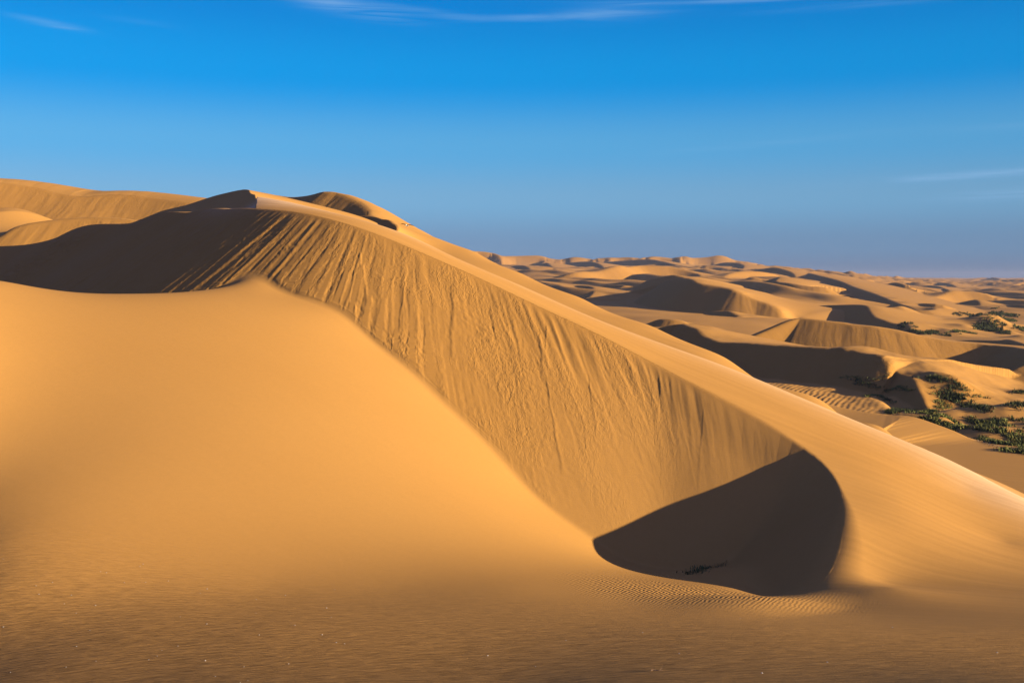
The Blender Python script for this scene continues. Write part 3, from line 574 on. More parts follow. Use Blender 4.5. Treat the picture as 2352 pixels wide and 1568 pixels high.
# ------------------------------------------------------------------ terrain mesh: one sheet, dense where it is near
def rows():
    r = [3.0]
    while r[-1] < 26: r.append(r[-1] * (1 + 0.005 / Q))
    while r[-1] < 92: r.append(r[-1] * (1 + 0.0016 / Q))
    while r[-1] < 330: r.append(r[-1] * (1 + 0.0013 / Q))
    while r[-1] < 900: r.append(r[-1] * (1 + 0.0028 / Q))
    while r[-1] < 2500: r.append(r[-1] * (1 + 0.010 / Q))
    while r[-1] < 5000: r.append(r[-1] * 1.03)
    return np.array(r)
def cols():
    mid = np.linspace(-0.585, 0.585, int(1500 * Q))
    l = [-0.585]; st = 0.002
    while l[-1] > -1.5: l.append(l[-1] - st); st *= 1.06
    l = np.array(l[1:])[::-1]
    return np.concatenate([l, mid, -l[::-1]])
R_ = rows(); U_ = cols()
def terrain():
    yy, uu = np.meshgrid(R_, U_, indexing='ij')
    # the rows bend back from the middle so that they stay near circles
    xx = uu * yy
    n0, n1 = yy.shape
    x = xx.ravel(); y = yy.ravel()
    z, slip, su, sv = height(x, y)
    co = np.empty((len(x), 3), np.float32); co[:, 0] = x; co[:, 1] = y; co[:, 2] = z
    idx = np.arange(n0 * n1).reshape(n0, n1)
    f = np.stack([idx[:-1, :-1], idx[:-1, 1:], idx[1:, 1:], idx[1:, :-1]], -1).reshape(-1, 4)
    # a back sheet behind the camera
    me = bpy.data.meshes.new('ground')
    me.vertices.add(len(co)); me.vertices.foreach_set('co', co.ravel())
    nf = len(f); me.loops.add(nf * 4); me.polygons.add(nf)
    me.loops.foreach_set('vertex_index', f.ravel().astype(np.int32))
    me.polygons.foreach_set('loop_start', np.arange(0, nf * 4, 4, dtype=np.int32))
    me.polygons.foreach_set('loop_total', np.full(nf, 4, np.int32))
    me.polygons.foreach_set('use_smooth', np.ones(nf, bool))
    at = me.attributes.new('flow', 'FLOAT_VECTOR', 'POINT')
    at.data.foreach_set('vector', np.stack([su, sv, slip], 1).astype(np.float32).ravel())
    fg = 1 - sstep(21, 31, y + .22 * x)
    pr = np.exp(-(((x - 5.6) / 2.8) ** 2 + ((y - 31.0 + .25 * (x - 6)) / 2.3) ** 2)) + .35 * np.exp(-(((x + 12.5) / 5) ** 2 + ((y - 55) / 4) ** 2))
    pr = pr * (1 - slip)
    far_r = np.exp(-(((x - 34.0) / 9) ** 2 + ((y - 128) / 12) ** 2))
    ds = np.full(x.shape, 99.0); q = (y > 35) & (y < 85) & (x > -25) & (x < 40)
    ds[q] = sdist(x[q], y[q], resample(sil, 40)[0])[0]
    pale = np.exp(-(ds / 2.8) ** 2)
    dsn = np.full(x.shape, 99.0); q = (y > 18) & (y < 90) & (x > -25)
    _d, _s, _p = sdist(x[q], y[q], br[::8]); dsn[q] = np.where(_s < 0, 0, 99)
    wind = (dsn < 1) * sstep(22, 32, y) * sstep(90, 75, y)
    
    at2 = me.attributes.new('marks', 'FLOAT_VECTOR', 'POINT')
    at2.data.foreach_set('vector', np.stack([fg, pr, far_r], 1).astype(np.float32).ravel())
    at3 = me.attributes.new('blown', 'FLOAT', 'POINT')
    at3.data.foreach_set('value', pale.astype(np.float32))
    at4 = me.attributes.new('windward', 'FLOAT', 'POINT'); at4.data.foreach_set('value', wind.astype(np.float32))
    me.update(calc_edges=True)
    o = bpy.data.objects.new('ground', me); sc.collection.objects.link(o); o['kind'] = 'structure'
    return o, (xx, yy, z.reshape(n0, n1))
def ground_z(x, y):
    """height of the built sheet at a plan point"""
    u = x / y; i = np.searchsorted(R_, y) - 1; j = np.searchsorted(U_, u) - 1
    xx, yy, zz = GRID
    a = (y - R_[i]) / (R_[i + 1] - R_[i]); b = (u - U_[j]) / (U_[j + 1] - U_[j])
    return float((zz[i, j] * (1 - b) + zz[i, j + 1] * b) * (1 - a) + (zz[i + 1, j] * (1 - b) + zz[i + 1, j + 1] * b) * a)
def ground_hit(px, py, dmin=4, dmax=3000):
    """the first ground point on a line of sight"""
    r = ray(px, py); j = int(np.searchsorted(U_, r.x)) - 1; b = (r.x - U_[j]) / (U_[j + 1] - U_[j])
    zz = GRID[2]; col = zz[:, j] * (1 - b) + zz[:, j + 1] * b
    ok = (R_ > dmin) & (R_ < dmax) & (col > r.z * R_)
    if not ok.any(): return None
    i = int(np.argmax(ok)); f0 = r.z * R_[i - 1] - col[i - 1]; f1 = r.z * R_[i] - col[i]
    t = f0 / (f0 - f1) if f0 != f1 else 0
    d = R_[i - 1] + (R_[i] - R_[i - 1]) * min(1, max(0, t))
    return Vector((r.x * d, d, r.z * d))

def mat(name):
    m = bpy.data.materials.new(name); m.use_nodes = True; nt = m.node_tree; nt.nodes.clear()
    out = nt.nodes.new('ShaderNodeOutputMaterial'); bs = nt.nodes.new('ShaderNodeBsdfPrincipled'); nt.links.new(bs.outputs[0], out.inputs[0])
    bs.inputs['Roughness'].default_value = 0.9; bs.inputs['Specular IOR Level'].default_value = 0.15
    return m, nt, bs
def sand_material():
    m, nt, bs = mat('sand'); N = nt.nodes.new; L = nt.links.new
    bs.inputs['Specular IOR Level'].default_value = 0.06
    def mth(op, a, b=None, c=None):
        n = N('ShaderNodeMath'); n.operation = op
        for i, v in enumerate((a, b, c)):
            if v is None: continue
            if isinstance(v, (int, float)): n.inputs[i].default_value = v
            else: L(v, n.inputs[i])
        return n.outputs[0]
    def attr(n):
        a = N('ShaderNodeAttribute'); a.attribute_name = n; return a
    def noise(vec, sc_, det=3, rough=.5, dist=0):
        n = N('ShaderNodeTexNoise'); n.inputs['Scale'].default_value = sc_; n.inputs['Detail'].default_value = det
        n.inputs['Roughness'].default_value = rough; n.inputs['Distortion'].default_value = dist; L(vec, n.inputs['Vector']); return n.outputs['Fac']
    def mapping(vec, rot, scl):
        mp = N('ShaderNodeMapping'); mp.vector_type = 'TEXTURE'
        mp.inputs['Rotation'].default_value = rot; mp.inputs['Scale'].default_value = scl; L(vec, mp.inputs[0]); return mp.outputs[0]
    def mix(f, a, b):
        k = N('ShaderNodeMix'); k.data_type = 'RGBA'
        for nm, v in (('Factor', f), ('A', a), ('B', b)):
            if isinstance(v, (int, float)): k.inputs[nm].default_value = v
            elif isinstance(v, tuple): k.inputs[nm].default_value = (*v, 1)
            else: L(v, k.inputs[nm])
        return k.outputs['Result']
    pos = N('ShaderNodeNewGeometry').outputs['Position']
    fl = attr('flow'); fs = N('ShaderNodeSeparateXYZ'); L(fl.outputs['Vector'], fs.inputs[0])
    mk = attr('marks'); ms = N('ShaderNodeSeparateXYZ'); L(mk.outputs['Vector'], ms.inputs[0])
    bl = attr('blown').outputs['Fac']
    # ---- colour: orange sand, a darker ochre on the slip faces, paler where it drifts along the crests
    big = noise(mapping(pos, (0, 0, 0), (14, 9, 9)), 1.0, 3)
    base = mix(big, SAND_A, SAND_B)
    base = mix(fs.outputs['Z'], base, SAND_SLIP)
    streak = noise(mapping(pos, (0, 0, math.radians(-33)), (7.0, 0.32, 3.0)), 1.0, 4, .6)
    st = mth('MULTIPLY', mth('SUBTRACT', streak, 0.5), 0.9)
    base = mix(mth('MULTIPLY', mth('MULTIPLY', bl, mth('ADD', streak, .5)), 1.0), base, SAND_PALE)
    hue = N('ShaderNodeHueSaturation'); L(base, hue.inputs['Color'])
    grain = noise(pos, 28.0, 2, .7); grain2 = noise(pos, 5.0, 3, .6)
    val = mth('ADD', mth('MULTIPLY', mth('SUBTRACT', grain, .5), 0.28), mth('MULTIPLY', mth('SUBTRACT', grain2, .5), 0.10))
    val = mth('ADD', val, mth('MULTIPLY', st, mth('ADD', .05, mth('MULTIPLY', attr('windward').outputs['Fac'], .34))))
    fgst = noise(mapping(pos, (0, 0, math.radians(-5)), (0.55, 0.075, 1.0)), 1.0, 5, .6)
    fgm = mth('SUBTRACT', fgst, 0.5)
    val = mth('ADD', val, mth('MULTIPLY', mth('MULTIPLY', fgm, ms.outputs['X']), 1.9))
    L(mth('ADD', val, 1.0), hue.inputs['Value']); L(hue.outputs[0], bs.inputs['Base Color'])
    # ---- relief
    h_fg = mth('MULTIPLY', fgst, mth('ADD', mth('MULTIPLY', ms.outputs['X'], 0.075), 0.0045))
    wv = N('ShaderNodeTexWave'); wv.wave_type = 'BANDS'; wv.bands_direction = 'X'; wv.inputs['Scale'].default_value = 1.0; wv.inputs['Distortion'].default_value = 5.0
    wv.inputs['Detail'].default_value = 2; wv.inputs['Detail Scale'].default_value = .8
    L(mapping(pos, (0, 0, math.radians(-25)), (.42, .42, .42)), wv.inputs['Vector'])
    prn = noise(mapping(pos, (0, 0, 0), (1.1, .8, 1)), 1.0, 2)
    h_pr = mth('MULTIPLY', wv.outputs['Fac'], mth('MULTIPLY', mth('MULTIPLY', ms.outputs['Y'], 0.042), prn))
    wf = N('ShaderNodeTexWave'); wf.wave_type = 'BANDS'; wf.inputs['Scale'].default_value = 1.0; wf.inputs['Distortion'].default_value = 4.0; wf.inputs['Detail'].default_value = 2; wf.inputs['Detail Scale'].default_value = .5
    L(mapping(pos, (0, 0, math.radians(-28)), (2.4, 2.4, 2.4)), wf.inputs['Vector'])
    h_fr = mth('MULTIPLY', wf.outputs['Fac'], mth('MULTIPLY', ms.outputs['Z'], 0.09))
    fm = mapping(fl.outputs['Vector'], (0, 0, 0.35), (0.16, 0.34, 1.0))
    cr = noise(fm, 1.0, 3, .55, .6)
    cm_ = noise(mapping(fl.outputs['Vector'], (0, 0, 0), (3.5, 4.5, 1.0)), 1.0, 2)
    cms = N('ShaderNodeMapRange'); L(cm_, cms.inputs[0]); cms.inputs[1].default_value = .42; cms.inputs[2].default_value = .6; cms.inputs[3].default_value = .12
    h_sl = mth('MULTIPLY', mth('MULTIPLY', cr, cms.outputs[0]), mth('MULTIPLY', fs.outputs['Z'], 0.065))
    h_gr = mth('MULTIPLY', grain, 0.0045)
    h = mth('ADD', mth('ADD', h_fg, h_pr), mth('ADD', mth('ADD', h_sl, h_gr), h_fr))
    bp = N('ShaderNodeBump'); bp.inputs['Strength'].default_value = 1.0; bp.inputs['Distance'].default_value = 1.0
    L(h, bp.inputs['Height']); L(bp.outputs[0], bs.inputs['Normal'])
    return m
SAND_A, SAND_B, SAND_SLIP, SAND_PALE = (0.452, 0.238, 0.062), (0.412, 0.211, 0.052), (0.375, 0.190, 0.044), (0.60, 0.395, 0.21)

GROUND, GRID = terrain()
GROUND.data.materials.append(sand_material())

# ------------------------------------------------------------------ objects
def tag(o, label=None, cat=None, group=None, kind=None):
    if label: o['label'] = label
    if cat: o['category'] = cat
    if group: o['group'] = group
    if kind: o['kind'] = kind
    return o
def mesh_obj(name, verts, faces, material, parent=None, smooth=False, loc=None):
    me = bpy.data.meshes.new(name); me.from_pydata([tuple(v) for v in verts], [], faces); me.update()
    if smooth: me.polygons.foreach_set('use_smooth', [True] * len(me.polygons))
    if material: me.materials.append(material)
    o = bpy.data.objects.new(name, me); sc.collection.objects.link(o)
    if parent: o.parent = parent
    if loc is not None: o.location = loc
    return o
def leaf_mat(name, a, b):
    m, nt, bs = mat(name); N = nt.nodes.new; L = nt.links.new
    ob = N('ShaderNodeNewGeometry'); n = N('ShaderNodeTexNoise'); n.inputs['Scale'].default_value = 0.9; n.inputs['Detail'].default_value = 4; n.inputs['Roughness'].default_value = .7
    L(ob.outputs['Position'], n.inputs['Vector'])
    r = N('ShaderNodeMix'); r.data_type = 'RGBA'; mr = N('ShaderNodeMapRange'); L(n.outputs['Fac'], mr.inputs[0]); mr.inputs[1].default_value = .38; mr.inputs[2].default_value = .62
    L(mr.outputs[0], r.inputs['Factor']); r.inputs['A'].default_value = (*a, 1); r.inputs['B'].default_value = (*b, 1); L(r.outputs['Result'], bs.inputs['Base Color'])
    bs.inputs['Roughness'].default_value = .7
    return m
M_GRASS = leaf_mat('dune_grass', (0.065, 0.085, 0.018), (0.24, 0.23, 0.05))
M_SHRUB = leaf_mat('shrub_leaves', (0.042, 0.056, 0.018), (0.12, 0.13, 0.035))
M_DRY = leaf_mat('dry_stems', (0.20, 0.15, 0.09), (0.36, 0.26, 0.15))
rv = random.Random(5)

def tufts(name, spots, h, n, material, wid=0.05, spread=0.5, parent=None, runner=True):
    """a low plant made of many leaf blades standing on the sand; spots = (x, y) list"""
    V, Fc = [], []
    o0 = Vector((spots[0][0], spots[0][1], 0)); o0.z = ground_z(o0.x, o0.y)
    for (x, y) in spots:
        gz = ground_z(x, y)
        for k in range(n):
            bx, by = x + rv.gauss(0, .22), y + rv.gauss(0, .22)
            a = rv.uniform(0, 2 * math.pi); hh = h * rv.uniform(.45, 1.15); ln = hh * rv.uniform(.2, spread * 2)
            w = wid * rv.uniform(.6, 1.4); ca, sa = math.cos(a), math.sin(a); b = len(V)
            p0 = Vector((bx, by, gz - .05)); p1 = p0 + Vector((ca * ln * .35, sa * ln * .35, hh * .65)); p2 = p0 + Vector((ca * ln, sa * ln, hh))
            s_ = Vector((-sa * w, ca * w, 0))
            V += [p0 - s_ - o0, p0 + s_ - o0, p1 + s_ * .8 - o0, p1 - s_ * .8 - o0, p2 - o0]
            Fc += [(b, b + 1, b + 2, b + 3), (b + 3, b + 2, b + 4)]
    if runner:
        oo = sorted(spots); b = len(V)
        for i, (x, y) in enumerate(oo):
            g = ground_z(x, y) + .012
            V += [Vector((x, y - .012, g)) - o0, Vector((x, y + .012, g)) - o0]
            if i: Fc.append((b + 2 * i - 2, b + 2 * i, b + 2 * i + 1, b + 2 * i - 1))
    return mesh_obj(name, V, Fc, material, parent, loc=o0)
def line_spots(pts, step, width):
    """plan points scattered along a run of frame points laid on the ground; width in metres"""
    w = [ground_hit(px, py, 28) for px, py in pts]; w = [q for q in w if q is not None]
    out = []
    for a, b in zip(w[:-1], w[1:]):
        n = max(1, int((b - a).length / step))
        for i in range(n):
            t = (i + rv.random()) / n; p = a.lerp(b, t)
            out.append((p.x + rv.gauss(0, width * .5), p.y + rv.gauss(0, width * .5)))
    return out or [(w[0].x, w[0].y)]

PLANTS = [
 # name, material key, frame run, step, width, height, blades, label, category
 ('shrub', 'S', [c6(1150, 468), c6(1250, 450), c6(1330, 478), c6(1420, 515), c6(1500, 545), c6(1600, 575)], .16, 1.3, .40, 10, 'long dark green shrub capping the sandy hummock just below the broad smooth dune foot', 'shrub'),
 ('shrub', 'S', [c6(320, 500), c6(400, 488), c6(470, 500), c6(540, 520)], .22, .9, .34, 10, 'dark green shrub beside a curved dark scoop in the rippled sand', 'shrub'),
 ('grass_clump', 'G', [c6(500, 520), c6(560, 548), c6(650, 565)], .25, .6, .28, 8, 'yellow green grass trailing to the right of the dark shrub by the scoop', 'grass'),
 ('grass_clump', 'G', [c6(170, 455), c6(280, 440), (2352 * 0 + c6(430, 455)[0], c6(430, 455)[1])], .3, .4, .20, 7, 'thin strip of grass along a small sand ledge nearest the big shadowed slip face', 'grass'),
 ('grass_clump', 'G', [c6(570, 472), c6(680, 460), c6(790, 465)], .35, .4, .18, 6, 'faint strip of grass on the sand ledge behind the shrub by the scoop', 'grass'),
 ('grass_clump', 'G', [c6(680, 590), c6(790, 580), c6(900, 585), c6(1020, 592)], .25, .4, .24, 8, 'long thin line of grass across the sandy saddle above the two hollows', 'grass'),
 ('grass_clump', 'G', [c6(490, 672), c6(560, 655), c6(640, 680)], .22, .5, .28, 8, 'grass clump with a dark root edge on the rippled slope in front of the saddle', 'grass'),
 ('grass_clump', 'G', [c6(640, 690), c6(700, 715), c6(760, 735)], .2, .8, .32, 10, 'bright green grass patch hanging over the sunny sand bank', 'grass'),
 ('shrub', 'S', [c6(1280, 640), c6(1340, 620), c6(1420, 630), c6(1470, 640)], .2, 1.0, .40, 10, 'dark green shrub on the hummock right of the hollows, below the long capping shrub', 'shrub'),
 ('shrub', 'S', [c6(1390, 690), c6(1460, 670), c6(1530, 690), c6(1500, 720)], .13, 1.1, .50, 12, 'rounded dark green shrub in front of the hummock with grass running down its left', 'shrub'),
 ('grass_clump', 'G', [c6(1320, 690), c6(1340, 740), c6(1380, 780), c6(1300, 800)], .2, 1.1, .34, 9, 'green grass running down the slope left of the rounded shrub', 'grass'),
 ('grass_clump', 'G', [c6(1560, 660), c6(1680, 660), c6(1780, 672), c6(1860, 690)], .3, .4, .22, 7, 'thin line of grass on the pale sand shelf right of the rounded shrub', 'grass'),
 ('shrub', 'S', [c6(1560, 775), c6(1650, 770), c6(1780, 805), c6(1900, 830)], .15, 1.0, .42, 10, 'dark shrub band along the top of the shaded sand bowl', 'shrub'),
 ('shrub', 'S', [c6(2100, 775), c6(2180, 760), c6(2269, 760), c6(2330, 780)], .16, 1.0, .42, 10, 'dark shrub on a hummock at the right edge above the pale roots', 'shrub'),
 ('shrub', 'S', [c6(2190, 640), c6(2240, 618), c6(2310, 622)], .18, .9, .42, 10, 'small dark shrub on the right edge at the foot of the broad smooth dune', 'shrub'),
 ('shrub', 'S', [c6(740, 870), c6(830, 830), c6(900, 835), c6(960, 850)], .12, .8, .42, 12, 'first dark round shrub at the left end of the green lip', 'shrub'),
 ('shrub', 'S', [c5(590, 1000), c5(620, 975), c5(660, 990)], .3, 2.0, .7, 10, 'lone dark shrub at the foot of the shaded slip face of the middle dunes', 'shrub'),
 ('shrub', 'S', [c5(655, 1075), c5(720, 1060), c5(780, 1090)], .3, 1.6, .7, 10, 'leftmost dark shrub peeping over the long smooth dune crest', 'shrub'),
 ('shrub', 'S', [c5(850, 1100), c5(920, 1072), c5(1000, 1095)], .3, 1.8, .7, 10, 'dark shrub on the second mound behind the long smooth dune crest', 'shrub'),
 ('shrub', 'S', [c5(1090, 1110), c5(1150, 1115)], .3, 1.4, .6, 10, 'small dark shrub on the third mound behind the long smooth dune crest', 'shrub'),
 ('grass_clump', 'G', [c5(1200, 1090), c5(1290, 1072), c5(1340, 1085), c5(1430, 1100)], .4, 1.2, .6, 9, 'green grass on the low mounds left of the tall dark hummock', 'grass'),
 ('shrub', 'S', [c5(1480, 1050), c5(1545, 1000), c5(1600, 1015), c5(1680, 1040)], .22, 3.0, .9, 12, 'dark shrub covering the tall pointed hummock in the far hollow', 'shrub'),
 ('shrub', 'S', [c5(1610, 1070), c5(1680, 1050), c5(1700, 1075)], .3, 1.6, .7, 10, 'dark shrub on the shoulder right of the tall pointed hummock', 'shrub'),
 ('shrub', 'S', [c5(1730, 1100), c5(1780, 1075), c5(1800, 1100)], .3, 1.4, .7, 10, 'round dark shrub below the far sunny bank', 'shrub'),
 ('shrub', 'S', [c5(1610, 870), c5(1680, 855), c5(1780, 880), c5(1850, 905)], .4, 3.0, .9, 9, 'dark scrub crowning the far hill above the sunny bank', 'shrub'),
 ('grass_clump', 'G', [c5(1590, 950), c5(1650, 960), c5(1720, 975), c5(1620, 975)], .4, 3.0, .7, 8, 'yellow green grass at the left foot of the far sunny bank', 'grass'),
 ('grass_clump', 'G', [c5(1780, 930), c5(1830, 945), c5(1870, 960)], .5, 2.0, .7, 8, 'small green grass patch in the middle of the far sunny bank', 'grass'),
 ('shrub', 'G', [c5(1860, 1015), c5(1920, 1030), c5(1984, 1050), c5(2040, 1070)], .3, 2.4, .8, 10, 'broad green shrub right of the far sunny bank at the right edge', 'shrub'),
 ('shrub', 'S', [c5(1180, 880), c5(1280, 865), c5(1400, 880), c5(1480, 895)], .5, 2.2, .6, 7, 'low dark scrub line between two far dune tails', 'shrub'),
 ('shrub', 'S', [c5(1620, 812), c5(1680, 800)], .6, 1.6, .7, 8, 'small dark scrub on a far dune tip above the sunny hill', 'shrub'),
]
for nm, k, run, step, wd, h, n, lab, cat in PLANTS:
    o = tufts(nm, line_spots(run, step * .42, wd * .85), h * .92, n + 3, M_SHRUB if k == 'S' else M_GRASS, wid=.035 if h < .5 else .07)
    tag(o, lab, cat, 'plants on the sandy hummocks')
# the green mat along the lip and in the hollow: nobody could count its plants
sp = line_spots([c6(1080, 870), c6(1180, 830), c6(1290, 850), c6(1380, 900), c6(1450, 960)], .05, 1.8)
sp += line_spots([c6(1150, 900), c6(1300, 930), c6(1430, 1000), c6(1560, 1065), c6(1700, 1115), c6(1850, 1170), c6(2000, 1215), c6(2150, 1270), c6(2300, 1320)], .035, 1.3)
sp += line_spots([c6(1400, 900), c6(1550, 940), c6(1700, 970), c6(1800, 990), c6(1880, 970)], .05, 1.6)
sp += line_spots([c6(1700, 1050), c6(1900, 1080), c6(2100, 1100), c6(2300, 1110)], .04, 3.0)
sp += line_spots([c6(1900, 990), c6(2100, 975), c6(2300, 960)], .05, 1.5)
sp += line_spots([c6(1900, 1160), c6(2100, 1200), c6(2300, 1230)], .05, 1.5)
sp = [q for q in sp if float(perlin(np.array([q[0] * .35 + 3]), np.array([q[1] * .35]))[0]) > -.02]
tag(tufts('grass', sp, .40, 18, M_GRASS, wid=.045, runner=False), kind='stuff')
# bleached roots and twigs on the lip
o = tufts('dead_brush', line_spots([c6(900, 860), c6(980, 850), c6(1040, 870)], .12, .6), .22, 9, M_DRY, wid=.02, spread=1.4)
tag(o, 'pale bleached brush right of the first dark round shrub on the lip', 'dead brush')
o = tufts('dead_brush', line_spots([c6(1640, 1150), c6(1760, 1180), c6(1900, 1230), c6(2050, 1260)], .18, .4), .16, 8, M_DRY, wid=.02, spread=1.4)
tag(o, 'pale dry roots fringing the lower edge of the green lip', 'dead brush')
o = tufts('dead_brush', line_spots([c6(2185, 815), c6(2215, 830)], .05, .15), .22, 8, M_DRY, wid=.02, spread=1.4)
tag(o, 'pale exposed roots spilling from the hummock at the right edge', 'dead brush')
# the black strip of growth at the bottom of the shaded bowl
o = tufts('shrub', line_spots([(1586, 1320), (1605, 1312), (1625, 1304), (1640, 1298), (1655, 1297), (1672, 1291)], .05, .10), .13, 6, M_SHRUB, wid=.02)
tag(o, 'black strip of low growth at the bottom of the shaded bowl under the slip face', 'shrub')

# ---- shells and pebbles on the wind-swept sand
M_SHELL, _nt, _b = mat('bleached_shell'); _b.inputs['Base Color'].default_value = (0.50, 0.44, 0.36, 1); _b.inputs['Roughness'].default_value = .5
def chip(seed):
    r = random.Random(seed); bm = bmesh.new(); bmesh.ops.create_icosphere(bm, subdivisions=2, radius=1)
    for v in bm.verts:
        v.co *= 1 + r.uniform(-.14, .14); v.co.z *= .5; v.co.x *= 1.25
        if v.co.z < -.2: v.co.z = -.2
    me = bpy.data.meshes.new('shell_fragment'); bm.to_mesh(me); bm.free(); me.materials.append(M_SHELL)
    return me
chips = [chip(i) for i in range(4)]
def c8(X, Y): return (X * .5952 * .5742, (2100 + Y * .5952) * .5742)
SH = [c8(*q) for q in [(22, 683), (642, 538), (353, 383), (675, 311), (715, 318), (22, 227), (432, 527), (480, 469), (512, 590), (1212, 614), (1742, 736), (2260, 787), (2316, 795), (1390, 662), (1447, 1015), (645, 912), (1057, 878), (1000, 903),
      (2195, 555), (1722, 498), (1345, 457), (980, 382), (940, 275), (962, 260), (836, 384), (604, 705), (514, 813), (444, 952), (70, 987), (1380, 909), (1088, 840), (1196, 811), (1720, 590), (1918, 470), (2226, 618), (2165, 735), (1982, 671), (1392, 427), (1132, 374), (242, 406), (262, 462), (1615, 1055), (1666, 1043), (1640, 950), (1940, 930), (2250, 432)]]
SH += [(1476, 1452), (1700, 1420), (1560, 1500), (1900, 1520), (1300, 1470), (2290, 1498), (1120, 1505), (1230, 1530), (1750, 1545), (2050, 1440)]
for i, (px, py) in enumerate(SH):
    g = ground_hit(px, py)
    if g is None: continue
    o = bpy.data.objects.new('shell_fragment', chips[i % 4]); sc.collection.objects.link(o)
    o.location = g + Vector((0, 0, .004)); s_ = rv.uniform(.009, .017) * (1.5 if i < 2 else 1); o.scale = (s_, s_, s_); o.rotation_euler = (0, 0, rv.uniform(0, 6.28))
    tag(o, 'tiny pale shell fragment lying on the dark streaked sand of the foreground', 'shell', 'shell fragments on the foreground sand')
# ---- a wind-worn stick in the foreground
M_STICK, _nt, _b = mat('grey_wood'); _b.inputs['Base Color'].default_value = (0.16, 0.10, 0.06, 1)
def stick():
    g = ground_hit(1500, 1540); bm = bmesh.new(); pts = [Vector((-.05 + .055 * i, .02 * math.sin(i * 1.3), .012 + .006 * math.sin(i * 2.1))) for i in range(7)]
    def tube(pts, r0, r1):
        rings = []
        for i, p in enumerate(pts):
            t = (pts[min(i + 1, len(pts) - 1)] - pts[max(i - 1, 0)]).normalized(); u = t.orthogonal().normalized(); w = t.cross(u); r = r0 + (r1 - r0) * i / (len(pts) - 1)
            rings.append([bm.verts.new(p + (u * math.cos(k * math.pi / 3) + w * math.sin(k * math.pi / 3)) * r) for k in range(6)])
        for a, b in zip(rings[:-1], rings[1:]):
            for k in range(6): bm.faces.new((a[k], a[(k + 1) % 6], b[(k + 1) % 6], b[k]))
        bm.faces.new(rings[0]); bm.faces.new(rings[-1])
    tube(pts, .016, .007); tube([pts[3], pts[3] + Vector((.05, .04, .035)), pts[3] + Vector((.09, .05, .06))], .008, .004)
    me = bpy.data.meshes.new('stick'); bm.to_mesh(me); bm.free(); me.materials.append(M_STICK)
    o = bpy.data.objects.new('stick', me); sc.collection.objects.link(o); o.location = g
    tag(o, 'short dark stick half buried in the foreground sand right of the middle', 'stick')
stick()

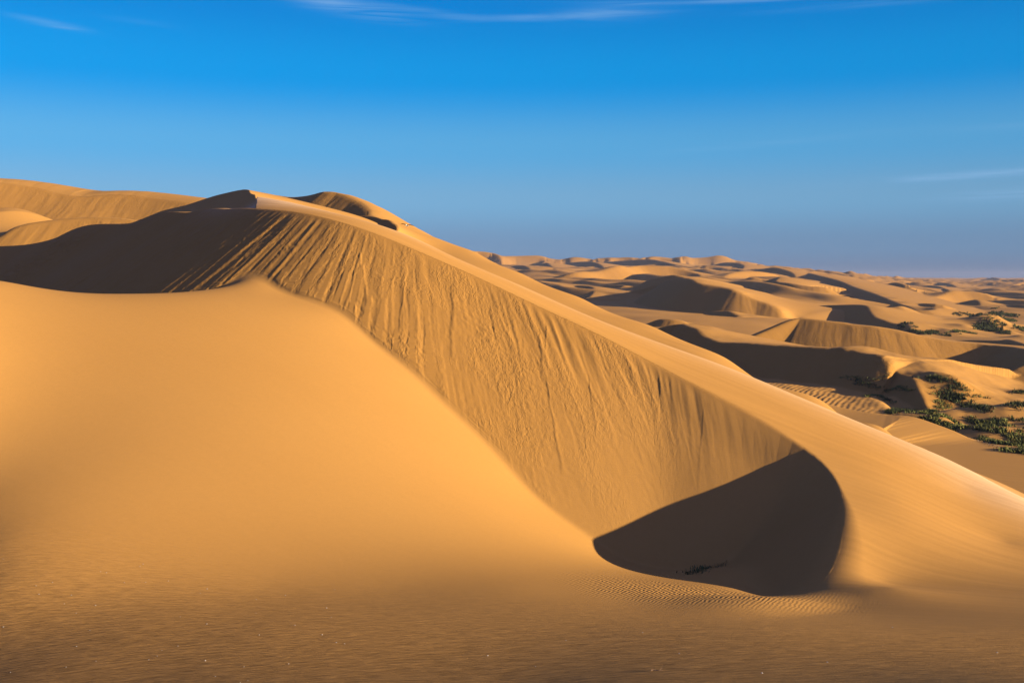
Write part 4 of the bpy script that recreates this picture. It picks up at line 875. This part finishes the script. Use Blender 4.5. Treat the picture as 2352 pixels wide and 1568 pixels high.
# ---- two gulls on the wing
def gull_mats():
    m, nt, bs = mat('gull_plumage'); N = nt.nodes.new; L = nt.links.new
    tc = N('ShaderNodeTexCoord'); sp_ = N('ShaderNodeSeparateXYZ'); L(tc.outputs['Object'], sp_.inputs[0])
    ab = N('ShaderNodeMath'); ab.operation = 'ABSOLUTE'; L(sp_.outputs['X'], ab.inputs[0])
    r = N('ShaderNodeValToRGB'); L(ab.outputs[0], r.inputs[0]); r.color_ramp.elements[0].position = .035; r.color_ramp.elements[0].color = (.75, .73, .70, 1)
    r.color_ramp.elements[1].position = .055; r.color_ramp.elements[1].color = (.035, .032, .035, 1)
    L(r.outputs[0], bs.inputs['Base Color']); return m
M_GULL = gull_mats(); M_BILL, _nt, _b = mat('gull_bill'); _b.inputs['Base Color'].default_value = (.55, .36, .06, 1)
def gull(loc, heading, bank, label, span=1.25):
    k = span / 1.25
    V = [(0, .26, .0), (0, .19, .02), (0, .10, .0), (0, -.02, -.01), (0, -.14, .0), (0, -.25, .005)]
    R = [(.022, .024), (.036, .038), (.048, .048), (.060, .056), (.038, .030), (.05, .010)]
    E = [(0, 1), (1, 2), (2, 3), (3, 4), (4, 5)]
    for s_ in (-1, 1):
        b = len(V)
        V += [(s_ * .10, .06, .045), (s_ * .28, .11, .095), (s_ * .45, .04, .085), (s_ * .60, -.05, .055)]
        R += [(.075, .034), (.065, .032), (.05, .026), (.02, .012)]
        E += [(2, b), (b, b + 1), (b + 1, b + 2), (b + 2, b + 3)]
    me = bpy.data.meshes.new('gull'); me.from_pydata([tuple(c * k for c in v) for v in V], E, []); me.update()
    me.materials.append(M_GULL)
    o = bpy.data.objects.new('gull', me); sc.collection.objects.link(o)
    sk = o.modifiers.new('skin', 'SKIN'); sk.use_smooth_shade = True
    for i, r in enumerate(R):
        me.skin_vertices[0].data[i].radius = (r[0] * k, r[1] * k)
    me.skin_vertices[0].data[3].use_root = True
    sb = o.modifiers.new('sub', 'SUBSURF'); sb.levels = 1; sb.render_levels = 2
    o.location = loc; o.rotation_euler = (0, bank, heading)
    bm = bmesh.new(); bmesh.ops.create_cone(bm, cap_ends=True, segments=8, radius1=.012 * k, radius2=.003 * k, depth=.06 * k)
    bmesh.ops.rotate(bm, verts=bm.verts, matrix=Matrix.Rotation(math.radians(-90), 3, 'X'))
    bmesh.ops.translate(bm, verts=bm.verts, vec=(0, .31 * k, 0)); bme = bpy.data.meshes.new('bill'); bm.to_mesh(bme); bm.free(); bme.materials.append(M_BILL)
    bo = bpy.data.objects.new('bill', bme); sc.collection.objects.link(bo); bo.parent = o
    return tag(o, label, 'bird')
gull(ray(935, 518) * 82, math.radians(160), math.radians(-9), 'dark winged white bodied gull gliding just above the dune skyline', 1.25)
gull(ray(1106, 532) * 420, math.radians(200), math.radians(8), 'tiny distant bird in the open sky right of the near gull', 1.25)

# ---- the air: a closed box of thin even haze round the whole scene
def haze():
    bm = bmesh.new(); bmesh.ops.create_cube(bm, size=1)
    zmin = float(GRID[2].min()) - 1.0
    for v in bm.verts:
        v.co.x = 8600 * (1 if v.co.x > 0 else -1); v.co.y = 5600 if v.co.y > 0 else -300; v.co.z = 24.0 if v.co.z > 0 else zmin
    me = bpy.data.meshes.new('haze'); bm.to_mesh(me); bm.free()
    m = bpy.data.materials.new('thin_haze'); m.use_nodes = True; nt = m.node_tree; nt.nodes.clear()
    out = nt.nodes.new('ShaderNodeOutputMaterial'); v = nt.nodes.new('ShaderNodeVolumePrincipled'); nt.links.new(v.outputs[0], out.inputs['Volume'])
    v.inputs['Color'].default_value = (.38, .44, .64, 1); v.inputs['Density'].default_value = HAZE; v.inputs['Anisotropy'].default_value = 0.0
    me.materials.append(m)
    o = bpy.data.objects.new('haze', me); sc.collection.objects.link(o); o['kind'] = 'stuff'
HAZE = 0.00013
haze()
